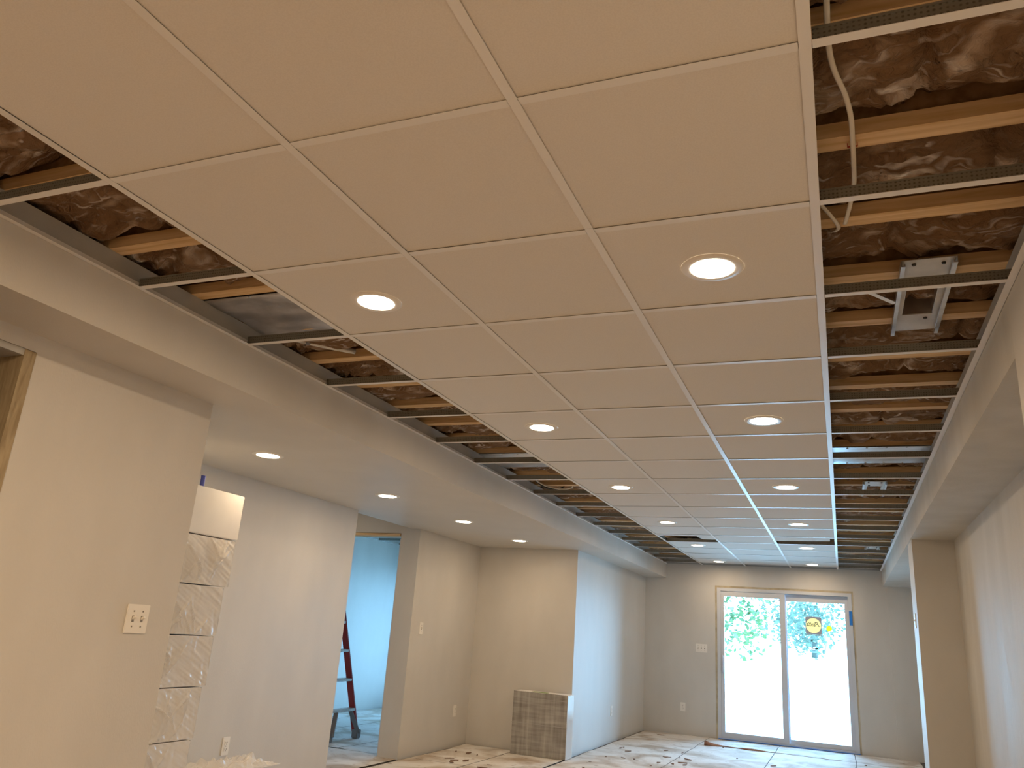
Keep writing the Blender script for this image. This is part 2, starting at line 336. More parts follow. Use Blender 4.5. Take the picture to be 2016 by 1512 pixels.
# ------------------------------------------------------------------ floor
FL = tag(put('floor', MB().box((-4.8, -4.8, -.1), (3.2, YF + .02, 0)).mesh('floor', M['slab'])), 'dusty floor covered in white speckled paper', 'floor', None, 'structure')
def sheet(x0, x1, y0, y1, sk=0, m='floor'):
    b = MB(); nx, ny = 6, 24
    for j in range(ny + 1):
        for i in range(nx + 1):
            x = x0 + (x1 - x0) * i / nx + sk * (j / ny) ; y = y0 + (y1 - y0) * j / ny
            ed = .012 * noise.noise(Vector((x * 3, y * 2.3, 1)))
            if i == 0 or i == nx: x += ed
            if j == 0 or j == ny: y += ed
            z = .004 + .004 * (1 + noise.noise(Vector((x * 2.2, y * 1.4, 7)))) + (.006 if i in (0, nx) and noise.noise(Vector((x, y * 1.5, 3))) > .25 else 0)
            b.v.append((x, y, z))
    for j in range(ny):
        for i in range(nx):
            a = j * (nx + 1) + i; b.f.append((a, a + 1, a + nx + 2, a + nx + 1)); b.m.append(0)
    put('paper_sheet', b.mesh('paper_sheet', M[m], smooth=True), FL)
xs = [-.808, .09, 1.005, 1.92, 2.66]
for i in range(4):
    for y0, y1 in ((-4.58, 1.2), (1.21, 5.6), (5.61, 9.74), (9.75, 10.635)):
        if i == 3 and y0 < 1.3: continue
        sheet(xs[i] + .004, xs[i + 1] - .004, y0 + .03 * i * (y0 > 2 and y0 < 9), y1 - .004, .0, 'bounce_cut' if y0 < 0 else 'floor')
sheet(-1.995, -1.43, 1.43, 5.9); sheet(-1.42, -.83, 1.43, 7.185); sheet(-1.995, -1.43, 5.91, 7.185)
for x0 in (-4.48, -3.62, -2.76): sheet(x0, min(x0 + .85, -2.26) if x0 > -3 else x0 + .85, 5.85, 8.6); sheet(x0, min(x0 + .85, -2.26) if x0 > -3 else x0 + .85, 8.61, 10.6)
for x0 in (-4.58, -3.3): sheet(x0, x0 + 1.26, 4.58, 5.84)
# torn scraps and cracks of curled paper: many tiny bits
b = MB()
for k in range(60):
    if k % 3: x = random.uniform(-1.9, .3); y = random.uniform(5.8, 8.8)
    else: x = random.uniform(-.7, 2.2); y = random.uniform(7.0, 10.3)
    a = random.uniform(0, 6.28); L = random.uniform(.01, .06); W = random.uniform(.004, .016)
    c, s_ = math.cos(a), math.sin(a)
    if (-1.5 < x < -.7 and 6.8 < y < 7.3) or (x < -.8 and y > 7.1) or (x > .1 and y > 9.6): continue
    b.prism([(x + c * L, y + s_ * L), (x - s_ * W, y + c * W), (x - c * L * .8, y - s_ * L * .7), (x + s_ * W * .6, y - c * W)], .012, .012 + random.uniform(.003, .012))
tag(put('paper_scraps', b.mesh('paper_scraps', M['scrap'])), 'tiny dark torn scraps strewn over the floor', 'debris', None, 'stuff')
# curled strip of paper in front of the patio door
b = MB(); pts = []
n = 26
for i in range(n + 1):
    t = i / n; x = .16 + 1.62 * t; y = 9.765 - .06 * t
    h = .085 * math.exp(-t * 13) + .022 * math.exp(-((t - .36) / .09) ** 2) + .006
    for j in range(7):
        a = j / 6 * math.pi * 1.15; b.v.append((x, y - h * .5 * (1 - math.cos(a)) * .9, .012 + h * .55 * math.sin(a) + h * .1 * j / 6))
for i in range(n):
    for j in range(6): k = i * 7 + j; b.f.append((k, k + 1, k + 8, k + 7)); b.m.append(0)
o = tag(put('curled_paper', b.mesh('curled_paper', M['paper'], smooth=True)), 'reddish brown curled paper edge on the floor before the patio door', 'paper')
o.modifiers.new('t', 'SOLIDIFY').thickness = .002
# blue masking tape on the floor along the sill
tag(put('floor_tape', MB().box((.21, YF - .052, .0125), (1.99, YF - .006, .016)).mesh('floor_tape', M['bluetape'])), 'long blue masking tape on the floor along the door sill', 'tape')

# ------------------------------------------------------------------ joists and insulation
JX0, JX1 = -.80, 2.66
fl = MB().box((JX0, -.029, 0), (JX1, .029, .042)).box((JX0, -.006, .042), (JX1, .006, .262), 1).box((JX0, -.029, .262), (JX1, .029, .302)).mesh('joist', [M['wood'], M['osb']])
JY = [.485 + .4064 * k for k in range(-12, 25)]
JY = [y for y in JY if y < YF - .05]
for y in JY: put('joist', fl, FR, (0, y, JZ))
def batt(x0, x1, y0, y1, step, seed, low):
    nx = max(8, int((x1 - x0) / step)); ny = max(8, int((y1 - y0) / step)); b = MB()
    seam = x0 + (x1 - x0) * random.uniform(.25, .75)
    for j in range(ny + 1):
        for i in range(nx + 1):
            x = x0 + (x1 - x0) * i / nx; y = y0 + (y1 - y0) * j / ny
            p = Vector((x * 3.2, y * 5, seed * 3.1)); q = p + 1.1 * noise.noise_vector(p * .8)
            a = noise.ridged_multi_fractal(q * .9, 1.0, 2.1, 3, 1.0, 2.0) * .5
            c = noise.noise(q * .7 + Vector((5, 2, 0)))
            e = min(1, 7 * min(j, ny - j) / ny)
            sag = math.sin(math.pi * (j / ny)) ** .6
            z = low + .088 - .07 * sag - .062 * a * (.35 + .65 * e) - .05 * c - .026 * (1 - abs(noise.noise(q * 1.9))) ** 3 + .014 + .008 * noise.noise(q * 7) - .014 * abs(noise.noise(Vector((q.x * 2.2, q.y * 5.5, q.z))))
            if abs(x - seam) < .025: z += .03 * (1 - abs(x - seam) / .025)
            yy = y
            if j == 0 or j == ny: z = max(z, JZ + .034)
            b.v.append((x, yy, max(z, JZ + .004 + .006 * c)))
    for j in range(ny):
        for i in range(nx):
            k = j * (nx + 1) + i; b.f.append((k, k + nx + 1, k + nx + 2, k + 1)); b.m.append(0)
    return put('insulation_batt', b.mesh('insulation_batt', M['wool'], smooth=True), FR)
pan_bays = {(8, 'r'), (8, 'l'), (1, 'l')}
random.seed(11)
for k in range(-9, 25):
    y0 = .485 + .4064 * k + .008; y1 = y0 + .4064 - .016
    if y0 > YF: break
    y1 = min(y1, YF - .02)
    st = .011 if y0 < 3 else (.016 if y0 < 6 else .025)
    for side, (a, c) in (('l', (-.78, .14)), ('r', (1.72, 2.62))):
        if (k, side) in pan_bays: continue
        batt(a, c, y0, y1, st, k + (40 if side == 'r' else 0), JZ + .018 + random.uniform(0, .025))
for i, y0 in enumerate((7.37,)):   # above the two cut tiles
    batt(.1, 1.72, 7.4, 7.79, .03, 90, JZ + .03)

# ------------------------------------------------------------------ sheet metal between joists
b = MB().box((XL + .002, 3.715, JZ - .008), (XR - .002, 4.172, JZ - .006))
du = tag(put('sheet_metal_duct', b.mesh('sheet_metal_duct', M['foil'])), 'bright sheet metal duct pan crossing under the joists above the grid', 'duct')
hd = MB().disc(.006, 0, 8); hm = MB().lathe([(.006, 0), (.005, -.004)], 8).disc(.005, -.004, 8).mesh('nail', M['foil'])
for y in (3.735, 4.15):
    for i in range(27):
        x = -.45 + i * .108
        if .1 < x < 1.8: continue
        put('nail', hm, du, (x, y, JZ - .008))
b = MB(); nx, ny = 24, 16
for j in range(ny + 1):
    for i in range(nx + 1):
        x = XL + .004 + .72 * i / nx; y = .93 + .40 * j / ny
        b.v.append((x, y, JZ - .004 + .012 * noise.noise(Vector((x * 5, y * 6, 2))) * (1 if 0 < j < ny else 0) + .004))
for j in range(ny):
    for i in range(nx): k = j * (nx + 1) + i; b.f.append((k, k + nx + 1, k + nx + 2, k + 1)); b.m.append(0)
fo = tag(put('foil_panel', b.mesh('foil_panel', M['foilsheet'], smooth=True)), 'wrinkled silver foil faced panel nailed between joists, left opening', 'panel')
fo.modifiers.new('t', 'SOLIDIFY').thickness = .003
for x in (-.3, -.12, .05): 
    put('nail', hm, fo, (x, .935, JZ - .002)); put('nail', hm, fo, (x, 1.32, JZ - .002))

def plate(label, cx, y0, L=.615, arm=True):
    w2 = .076; e = empty('mounting_plate', label, 'plate', (cx, y0, JZ - .003), group='metal mounting plates in the open right strip')
    o0, o1, hw = .215 * L / .615, .46 * L / .615, .05
    b = MB().box((-w2, 0, -.002), (w2, o0, 0)).box((-w2, o1, -.002), (w2, L, 0)).box((-w2, o0, -.002), (-hw, o1, 0)).box((hw, o0, -.002), (w2, o1, 0))
    put('face_plate', b.mesh('face_plate', M['primer']), e)
    rm = MB().box((0, 0, -.022), (.003, L, 0)).box((0, 0, -.022), (.012, L, -.019)).box((.011, 0, -.022), (.013, L, -.012)).mesh('side_rail', M['foil'])
    put('side_rail', rm, e, (-w2 - .004, 0, 0)); o = put('side_rail', rm, e, (w2 + .004, L, 0), (0, 0, math.pi))
    b = MB()
    z1 = .17
    b.box((-hw, o0, 0), (-hw + .002, o1, z1)).box((hw - .002, o0, 0), (hw, o1, z1)).box((-hw, o0, 0), (hw, o0 + .002, z1)).box((-hw, o1 - .002, 0), (hw, o1, z1)).box((-hw, o0, z1), (hw, o1, z1 + .002))
    put('duct_box', b.mesh('duct_box', M['foil']), e)
    sm = MB().lathe([(.007, 0), (.006, -.005)], 10).disc(.006, -.005, 10).mesh('screw', M['dark'])
    for x, y in ((-.04, .03), (.045, .035), (-.035, .14), (.03, L - .12)): put('screw', sm, e, (x, y, -.002))
    if arm: put('side_arm', MB().bar((-w2 - .085, o0 + .03, .006), (-w2 - .004, o0 + .10, -.012), .018, .003).mesh('side_arm', M['foil']), e)
    return e
plate('metal plate with square duct hole, largest and nearest in the right strip', 2.150, 1.185)
plate('metal plate with duct hole in the right strip, middle of three', 2.113, 4.80, .50, False)
plate('small bluish metal plate in the right strip, farthest of three', 2.213, 8.68, .40, False)

# cable
cb = empty('electrical_cable', 'off-white flat cable stapled across the joists at upper right', 'cable', (1.9, .5, 2.4))
pts = [(1.871, -1.1, 2.406), (1.871, -.4, 2.404), (1.871, -.031, 2.402), (1.873, .099, 2.402), (1.883, .18, 2.40), (1.904, .267, 2.40), (1.917, .355, 2.40), (1.922, .46, 2.405), (1.926, .575, 2.402), (1.927, .662, 2.402), (1.920, .76, 2.404), (1.906, .883, 2.407)]
def rel(ps): return [(x - 1.9, y - .5, z - 2.4) for x, y, z in ps]
tube('jacket', rel(pts), .0062, M['cable'], cb, .45)
put('staple', MB().box((-.012, -.0012, -.012), (.012, .0012, -.009)).box((-.012, -.0012, -.012), (-.0105, .0012, .004)).box((.0105, -.0012, -.012), (.012, .0012, .004)).mesh('staple', M['copper']), cb, (.0225, -.01, .018))
cb2 = empty('electrical_cable', 'short off-white cable bending up behind the second joist', 'cable', (1.9, .5, 2.4))
tube('jacket', rel([(1.820, .70, 2.425), (1.842, .755, 2.41), (1.868, .82, 2.405), (1.887, .885, 2.405), (1.885, .92, 2.41), (1.868, .965, 2.43), (1.845, .99, 2.46)]), .0062, M['cable'], cb2, .45)
cb3 = empty('hanging_wires', 'loop of dark and white wires above the left open strip', 'cable', (-.35, 5.0, 2.42))
tube('wire', [(-.14, -.25, .02), (-.08, -.1, -.015), (.02, .02, -.02), (.10, .06, .0), (.13, .0, .03)], .006, M['cable'], cb3)
tube('wire', [(-.15, -.18, .02), (-.10, -.05, -.02), (-.01, .05, -.015), (.03, .1, .03)], .007, M['dark'], cb3)
cp = empty('conduit', 'short grey pipe above the third left opening', 'pipe', (-.36, 1.55, 2.44))
tube('pipe', [(-.15, -.16, 0), (0, -.02, -.01), (.1, .1, -.005)], .013, M['alu'], cp)
put('collar', MB().lathe([(.018, -.015), (.018, .015)], 12).mesh('collar', M['grey']), cp, (-.05, -.07, -.005), (0, 1.2, .8))

# ------------------------------------------------------------------ suspended grid
GR = empty('suspended_ceiling', 'suspended grid ceiling of square white tiles with open strips', 'ceiling', (0, 0, CZ), kind='structure')
def tee(L, along='x', main=False):
    b = MB(); bx = (lambda a, c, mi=0: b.box(a, c, mi)) if along == 'x' else (lambda a, c, mi=0: b.box((a[1], a[0], a[2]), (c[1], c[0], c[2]), mi))
    bx((0, -.012, 0), (L, .012, .0014)); bx((0, -.0012, .0014), (L, .0012, .034), 1); bx((0, -.0035, .033), (L, .0035, .041 if main else .038), 1)
    return b.mesh('main_tee' if main else 'cross_tee', [M['white'], M['galv']])
y_lo, y_hi = -7 * T, YF - .002
for c in range(4):
    y = y_lo; off = (2.3, 3.05, 1.2, 2.6)[c]; first = True
    cuts = [y_lo] + [y_lo + off + 3.658 * k for k in range(5) if y_lo + off + 3.658 * k < y_hi - .3] + [y_hi]
    for a, d in zip(cuts[:-1], cuts[1:]):
        put('main_tee', tee(d - a - .0012, 'y', True), GR, (c * T, a, 0))
mc = tee(T - .026); ml = tee(-XL - .0145); mr = tee(XR - 3 * T - .0145)
for j in range(-6, 18):
    for c in range(3): put('cross_tee', mc, GR, (c * T + .013, j * T, .0003))
    put('cross_tee', ml, GR, (XL + .0015, j * T, .0003)); put('cross_tee', mr, GR, (3 * T + .013, j * T, .0003))
for x, s_ in ((XL, 1), (XR, -1)):
    m_ = MB().box((0, y_lo, -.0012), (.023 * s_, y_hi, 0)).box((0, y_lo, -.0012), (.0012 * s_, y_hi, .023)).mesh('wall_angle', M['white'])
    put('wall_angle', m_, GR, (x, 0, 0))
# tiles
tm = MB().box((-.296, -.296, 0), (.296, .296, .016)).mesh('ceiling_tile', M['tile'], bevel=.0015)
h = .296
cutA = MB().prism([(-h, -h), (h, -h), (h, .08), (.15, .08), (.12, -.17), (-.22, -.2), (-.26, -.17), (-h, -.17)], 0, .016).mesh('ceiling_tile', M['tile'])
cutB = MB().prism([(-h, -h), (h, -h), (h, -.20), (.25, -.20), (.25, .0), (-h, .06)], 0, .016).mesh('ceiling_tile', M['tile'])
random.seed(3)
for j in range(-6, 17):
    for c in range(3):
        me = tm
        if j == 12 and c == 0: me = cutA
        if j == 12 and c == 2: me = cutB
        o = put('ceiling_tile', me, GR, (c * T + T / 2 + random.uniform(-.001, .001), j * T + T / 2, .0036 + random.uniform(0, .0006)))
        if me is tm and j < 11 and random.random() < .3: o.rotation_euler = (random.uniform(-.0012, .0012), random.uniform(-.0012, .0012), 0)

# ------------------------------------------------------------------ recessed lamps
ring = MB().lathe([(.066, -.0035), (.078, -.0055), (.092, -.004), (.0955, 0)], 40).mesh('trim_ring', M['bezel'], smooth=True)
lens = MB().lathe([(.0685, -.001), (.067, -.0055)], 32).disc(.067, -.0055, 32).mesh('lens', M['lens'])
can = MB().lathe([(.072, .003), (.072, .06)], 24).disc(.072, .06, 24).mesh('lamp_can', M['grey'])
ld = bpy.data.lights.new('downlight', 'AREA'); ld.shape = 'DISK'; ld.size = .13; ld.energy = LAMP_W; ld.color = LAMP_COL
ld3 = ld.copy(); ld3.energy = LAMP_W * .4  # dimmer light for the added passage lamp
ld2 = ld.copy(); ld2.energy = LAMP_W * 5.4  # boosted light for added lamps behind the camera
def lamp(label, x, y, z, grp, zs, ld=ld):
    e = empty('ceiling_light', label, 'light', (x, y, z), group=grp)
    put('trim_ring', ring, e); put('lens', lens, e); put('lamp_can', can, e, (0, 0, zs))
    o = bpy.data.objects.new('downlight', ld); COL.objects.link(o); o.parent = e; o.location = (0, 0, -.0075)
    return e
words = ['nearest', 'second', 'third', 'fourth', 'fifth', 'farthest']
for k, y in enumerate([.93, 2.755, 4.585, 6.42, 8.25, 10.10]):
    lamp(f'round lit downlight in the left tile column, {words[k]} from the camera', .305, y, CZ + .0036, 'downlights in the ceiling tiles', .016)
    lamp(f'round lit downlight in the right tile column, {words[k]} from the camera', 1.520, y, CZ + .0036, 'downlights in the ceiling tiles', .016)
lamp('round downlight added out of view behind the camera on the left', .305, -.9, CZ + .0036, 'downlights in the ceiling tiles', .016, ld2)  # lamps behind the camera are added out of view to brighten the near wall
lamp('round downlight added out of view behind the camera on the right', 1.52, -.9, CZ + .0036, 'downlights in the ceiling tiles', .016, ld2)
lamp('round downlight added out of view far behind the camera on the left', .305, -2.73, CZ + .0036, 'downlights in the ceiling tiles', .016)
lamp('round downlight added out of view far behind the camera on the right', 1.52, -2.73, CZ + .0036, 'downlights in the ceiling tiles', .016, ld2)
lamp('round downlight added out of view in the passage to light the doorway wall', -3.0, 5.08, CZ, 'downlights in the drywall ceiling', .03, ld3)  # unseen lamp added to brighten the wall over the doorway
for k, (x, y) in enumerate([(-1.335, 2.44), (-1.31, 3.83), (-1.28, 5.13), (-1.26, 6.48)]):
    lamp(f'round lit downlight in the lowered left drywall ceiling, {["nearest", "second", "third", "farthest"][k]} of four', x, y, LZ, 'downlights in the drywall ceiling', .03)

# ------------------------------------------------------------------ switches and outlets
def wall_plate(kind, label, loc, rz, gangs=1, blank=False):
    W = .07 + .046 * (gangs - 1); H = .114
    e = empty('light_switch' if kind == 's' else 'power_outlet', label, 'switch' if kind == 's' else 'outlet', loc, rz)
    # local frame: wall plane is y=0, plate sticks out to -y
    b = MB().box((-W / 2, -.006, -H / 2), (W / 2, 0, H / 2))
    put('cover_plate', b.mesh('cover_plate', M['plastic'], bevel=.002), e)
    sc = MB().box((-.003, -.0075, -.003), (.003, -.006, .003)).mesh('screw', M['slot'])
    for g in range(gangs):
        x = (g - (gangs - 1) / 2) * .046
        if kind == 's':
            put('toggle_slot', MB().box((-.006, -.0068, -.0125), (.006, -.006, .0125)).mesh('toggle_slot', M['slot']), e, (x, 0, 0))
            put('toggle', MB().bar((0, -.004, 0), (0, -.019, .009), .009, .008).mesh('toggle', M['plastic']), e, (x, 0, 0))
            for z in (-.030, .030): put('screw', sc, e, (x, 0, z))
        else:
            for z in (-.020, .020):
                so = put('socket', MB().box((-.017, -.0085, -.014), (.017, -.006, .014)).mesh('socket', M['plastic'], bevel=.001), e, (x, 0, z))
                b = MB().box((-.008, -.0092, -.001), (-.0055, -.0085, .007)).box((.0055, -.0092, -.001), (.008, -.0085, .007)).box((-.0025, -.0092, -.010), (.0025, -.0085, -.005))
                put('slots', b.mesh('slots', M['dark']), so)
            put('screw', sc, e, (x, 0, 0))
    return e
R90 = math.radians(90)
wall_plate('s', 'white double light switch on the near left wall', (-.84, 1.212, 1.152), R90, 2)
wall_plate('o', 'white power outlet low on the wall beside the carton stack', (-2.03, 3.32, .345), R90)
wall_plate('s', 'white single light switch right of the doorway', (-2.03, 5.93, 1.175), R90)
wall_plate('o', 'white power outlet low on the alcove wall near its corner', (-2.03, 6.87, .362), R90)
wall_plate('o', 'slim looking white outlet on the blue lit wall left of the patio door', (-.84, 8.86, .363), R90)
wall_plate('s', 'wide white triple light switch left of the patio door', (-.022, YF, 1.169), 0, 3)
wall_plate('o', 'white power outlet below the triple switch on the end wall', (-.280, YF, .367), 0)
wall_plate('s', 'narrow switch plate on the bright edge of the right pier', (XR + .01, 5.93, 1.51), -R90)

# ------------------------------------------------------------------ cartons
def wrapped(label, x0, x1, y0, y1, z0, z1, wrapit, seed):
    e = empty('carton', label, 'carton', ((x0 + x1) / 2, (y0 + y1) / 2, z0), group='white cartons stacked behind the near wall')
    hx, hy, hz = (x1 - x0) / 2, (y1 - y0) / 2, z1 - z0 - .004
    put('box', MB().box((-hx, -hy, .002), (hx, hy, hz)).mesh('box', M['carton'], bevel=.004), e)
    if wrapit:
        # film: wrinkled skin on the +x face and +y face with raised folds
        b = MB(); n, m_ = 110, 50
        rnd = random.Random(seed); cx, cz = rnd.uniform(-.02, .10), rnd.uniform(.06, .12); R0 = rnd.uniform(.12, .16)
        ln = [(rnd.uniform(-.1, .25), rnd.uniform(.03, .2), rnd.uniform(-1.0, 1.0), rnd.uniform(.05, .12)) for _ in range(5)]
        for j in range(m_ + 1):
            for i in range(n + 1):
                y = -hy + 2 * hy * i / n; z = .004 + (hz - .006) * j / m_
                d = math.hypot(y - cx + .12, (z - cz) * 1.2)
                a = math.atan2(z - cz, y - cx + .12)
                hgt = .002 + .024 * math.exp(-((d - R0 - .016 * math.sin(a * 3 + seed)) / .006) ** 2)
                for ly, lz, sl, le in ln:
                    t = (y - ly) + sl * (z - lz); s2 = (z - lz) - sl * (y - ly)
                    hgt += .018 * math.exp(-(t / .0055) ** 2) * math.exp(-(s2 / le) ** 2)
                hgt += .005 * abs(noise.noise(Vector((y * 26 + seed, z * 9, seed)))) + .0035 * noise.noise(Vector((y * 8, z * 60 + y * 30, seed)))
                b.v.append((hx + max(hgt, .0008), y, z))
        for j in range(m_):
            for i in range(n): k = j * (n + 1) + i; b.f.append((k, k + 1, k + n + 2, k + n + 1)); b.m.append(0)
        put('plastic_film', b.mesh('plastic_film', M['wrap'], smooth=True), e)
        put('film_edge', MB().box((-hx, hy, .004), (hx + .003, hy + .003, hz)).mesh('film_edge', M['wrap']), e)
    return e
ys = [2.395, 2.375, 2.345, 2.33, 2.305, 2.290, 2.28]
nm = ['plain white carton without wrap, topmost of the tall stack', 'film wrapped white carton, second from the top of the stack', 'film wrapped white carton, third from the top of the stack',
      'film wrapped white carton, fourth from the top of the stack', 'film wrapped white carton, fifth from the top of the stack', 'film wrapped white carton, sixth from the top, at the picture edge', 'lowest white carton of the stack, on the floor']
for k in range(7):
    z1 = 1.865 - .2645 * k; z0 = max(z1 - .2645, .012)
    wrapped(nm[k], -2.02, -1.415, ys[k] - .61, ys[k], z0, z1, k > 0, k * 1.7 + 1)
tb = empty('blue_tube', 'small blue tube standing on top of the carton stack', 'tube', (-1.435, 2.055, 1.8625))
put('tube_body', MB().lathe([(.0, 0), (.012, 0), (.012, .052), (0, .052)], 16).mesh('tube_body', M['blue'], smooth=False), tb)
put('cap', MB().lathe([(.013, .052), (.013, .058), (0, .058)], 16).mesh('cap', M['blue']), tb)
cl = empty('carton', 'low white carton on the floor under the wall outlet', 'carton', (-1.93, 2.95, .012))
put('box', MB().box((-.085, -.33, 0), (.085, .30, .245)).mesh('box', M['carton'], bevel=.004), cl)
# crumpled clear bag on top
b = MB(); n = 30; 
for j in range(n + 1):
    for i in range(n + 1):
        a, c = i / n * 2 - 1, j / n * 2 - 1; rr = max(abs(a), abs(c))
        q = Vector((a * 2.3, c * 2.3, 4)); hh = abs(noise.turbulence(q, 3, False)) * .10 * (1 - rr ** 3) + .004
        b.v.append((a * .17 + .05, c * .30 + .15 + .03 * noise.noise(q), hh))
for j in range(n):
    for i in range(n): k = j * (n + 1) + i; b.f.append((k, k + 1, k + n + 2, k + n + 1)); b.m.append(0)
tag(put('plastic_bag', b.mesh('plastic_bag', M['wrap'], smooth=False), None, (-1.87, 3.0, .264)), 'crumpled clear plastic lying on the low carton', 'bag')

# bundle of ceiling tiles on edge
bu = empty('tile_bundle', 'grey faced bundle of ceiling tiles standing on edge in the alcove corner', 'bundle', (-1.10, 6.95, .012), math.radians(0))
nt_ = 12
for i in range(nt_):
    y = i * .0178
    ox = random.uniform(-.003, .003)
    bb = MB().box((-.298 + ox, y, 0), (.298 + ox, y + .0165, .608)); 
    me = bb.mesh('tile', [M['carton'], M['bundle']])
    if i == 0:
        for p_ in me.polygons:
            if p_.normal.y < -.5: p_.material_index = 1
    put('tile', me, bu)
put('film_cover', MB().box((.3025, .002, .002), (.305, .205, .60)).mesh('film_cover', M['wrap']), bu)
put('strap', MB().box((-.302, -.002, .30), (.304, 0, .304)).box((-.302, -.002, .545), (.304, 0, .548)).box((-.12, -.002, 0), (-.117, 0, .606)).mesh('strap', M['wrap']), bu)
put('green_label', MB().box((-.1, .03, .608), (.06, .1, .611)).mesh('green_label', mat('green_mark', (.2, .3, .08), .7)), bu)

# ------------------------------------------------------------------ step ladder in the back room
ladr = empty('step_ladder', 'red fibreglass step ladder with aluminium steps beyond the doorway', 'ladder', (-3.03, 6.32, .012))
HT = 1.75; lean = -.24
def lp(s_, z, back=False):
    t = z / HT; hw = .265 - .115 * t
    x = -.42 * t if not back else -.95 + .46 * t
    return (x, s_ * hw, z)
for back in (False, True):
    for s_ in (-1, 1):
        o = put('rail' if not back else 'rear_rail', MB().bar(lp(s_, .03, back), lp(s_, HT, back), .024, .07 if not back else .045, 0, (1, 0, 0)).mesh('rail', M['redfib'], bevel=.002), ladr)
        p_ = lp(s_, 0, back); put('foot', MB().box((p_[0] - .035, p_[1] - .04, 0), (p_[0] + .035, p_[1] + .04, .085)).mesh('foot', M['grey'], bevel=.006), ladr)
for k in range(1, 6):
    z = .295 * k; a = lp(-1, z); c = lp(1, z)
    put('step', MB().box((a[0] - .04, a[1] + .01, z - .028), (a[0] + .04, c[1] - .01, z)).mesh('step', M['alu'], bevel=.003), ladr)
for s_ in (-1, 1):
    a = Vector(lp(s_, .05)); c = Vector(lp(s_, .27))
    put('brace', MB().bar((a.x + .045, a.y - s_ * .01, .05), (c.x + .045, c.y - s_ * .11, .268), .012, .05, 0, (1, 0, 0)).mesh('brace', M['grey']), ladr)
put('top_cap', MB().box((-.54, -.16, HT), (-.36, .16, HT + .05)).mesh('top_cap', M['redfib'], bevel=.006), ladr)

# ------------------------------------------------------------------ back room grid
g2 = empty('suspended_ceiling', 'bare white ceiling grid in the room beyond the doorway', 'ceiling', (-4.5, 0, 2.362), kind='structure')
put('wall_angle', MB().box((0, 5.86, 0), (.023, 10.62, .0015)).box((0, 5.86, 0), (.0015, 10.62, .023)).mesh('wall_angle', M['white']), g2)
m2 = MB().box((0, -.012, 0), (2.2, .012, .0015)).box((0, -.0015, 0), (2.2, .0015, .038), 1).mesh('cross_tee', [M['white'], M['galv']])
for k in range(7): put('cross_tee', m2, g2, (.024, 6.5 + k * T, .0005))
for x in (T, 2 * T, 3 * T): put('main_tee', MB().box((-.012, 5.86, 0), (.012, 10.62, .0012)).box((-.0015, 5.86, 0), (.0015, 10.62, .038), 1).mesh('main_tee', [M['white'], M['galv']]), g2, (x, 0, .0022))
solid('ceiling_back_room', [((-4.5, 5.84, 2.47), (-2.25, YF, 2.50))], P, 'pale board above the back room grid', 'ceiling')
wn = solid('window_1', [((-4.2, YF + .05, .15), (-4.14, YF + .12, 2.05)), ((-2.56, YF + .05, .15), (-2.5, YF + .12, 2.05)), ((-4.14, YF + .05, 1.99), (-2.56, YF + .12, 2.05)), ((-4.14, YF + .05, .15), (-2.56, YF + .12, .21))], M['vinyl'], 'white framed window of the back room', 'window')
put('glass_pane', MB().box((-4.14, YF + .08, .21), (-2.56, YF + .086, 1.99)).mesh('glass_pane', M['glass']), wn)

# ------------------------------------------------------------------ patio door
DR = empty('door_1', 'white sliding patio door with stickers on its right pane', 'door', (0, YF, 0), kind='structure')
def bxs(name, lst, m, parent=DR, bevel=.002):
    b = MB()
    for a, c in lst: b.box(a, c)
    return put(name, b.mesh(name, m, bevel=bevel), parent)
fx0, fx1, fz1 = .200, 1.985, 2.018
bxs('shim_gap', [((DX0, .004, 0), (fx0, .12, DZ)), ((fx1, .004, 0), (DX1, .12, DZ)), ((fx0, .004, fz1), (fx1, .12, DZ))], M['tan'], bevel=0)
bxs('frame', [((fx0, -.004, 0), (fx0 + .05, .13, fz1)), ((fx1 - .05, -.004, 0), (fx1, .13, fz1)), ((fx0 + .05, -.004, fz1 - .045), (fx1 - .05, .13, fz1)), ((fx0 + .05, -.006, 0), (fx1 - .05, .13, .035))], M['vinyl'])
def panel(x0, x1, y, z0, z1, name, sl, sr, tb_, bb):
    p_ = bxs(name, [((x0, y, z0), (x0 + sl, y + .04, z1)), ((x1 - sr, y, z0), (x1, y + .04, z1)), ((x0 + sl, y, z1 - tb_), (x1 - sr, y + .04, z1)), ((x0 + sl, y, z0), (x1 - sr, y + .04, z0 + bb))], M['vinyl'])
    put('glass_pane', MB().box((x0 + sl, y + .018, z0 + bb), (x1 - sr, y + .023, z1 - tb_)).mesh('glass_pane', M['glass']), p_)
    return p_
lp_ = panel(.25, 1.125, .01, .036, 1.975, 'sliding_panel', .045, .075, .075, .062)
rp_ = panel(1.10, 1.935, .065, .036, 1.972, 'fixed_panel', .04, .045, .095, .055)
hn = bxs('door_handle', [((.256, -.018, .86), (.286, .01, 1.10))], M['vinyl'], lp_, .006)
tube('pull', [(.275, -.015, .87), (.279, -.045, .89), (.281, -.05, .98), (.279, -.045, 1.07), (.275, -.015, 1.09)], .008, M['vinyl'], hn)
tag(put('tape_strip', MB().box((1.944, -.0065, 1.60), (1.982, -.0045, 1.785)).mesh('tape_strip', M['bluetape']), DR), 'bright blue tape on the right jamb')

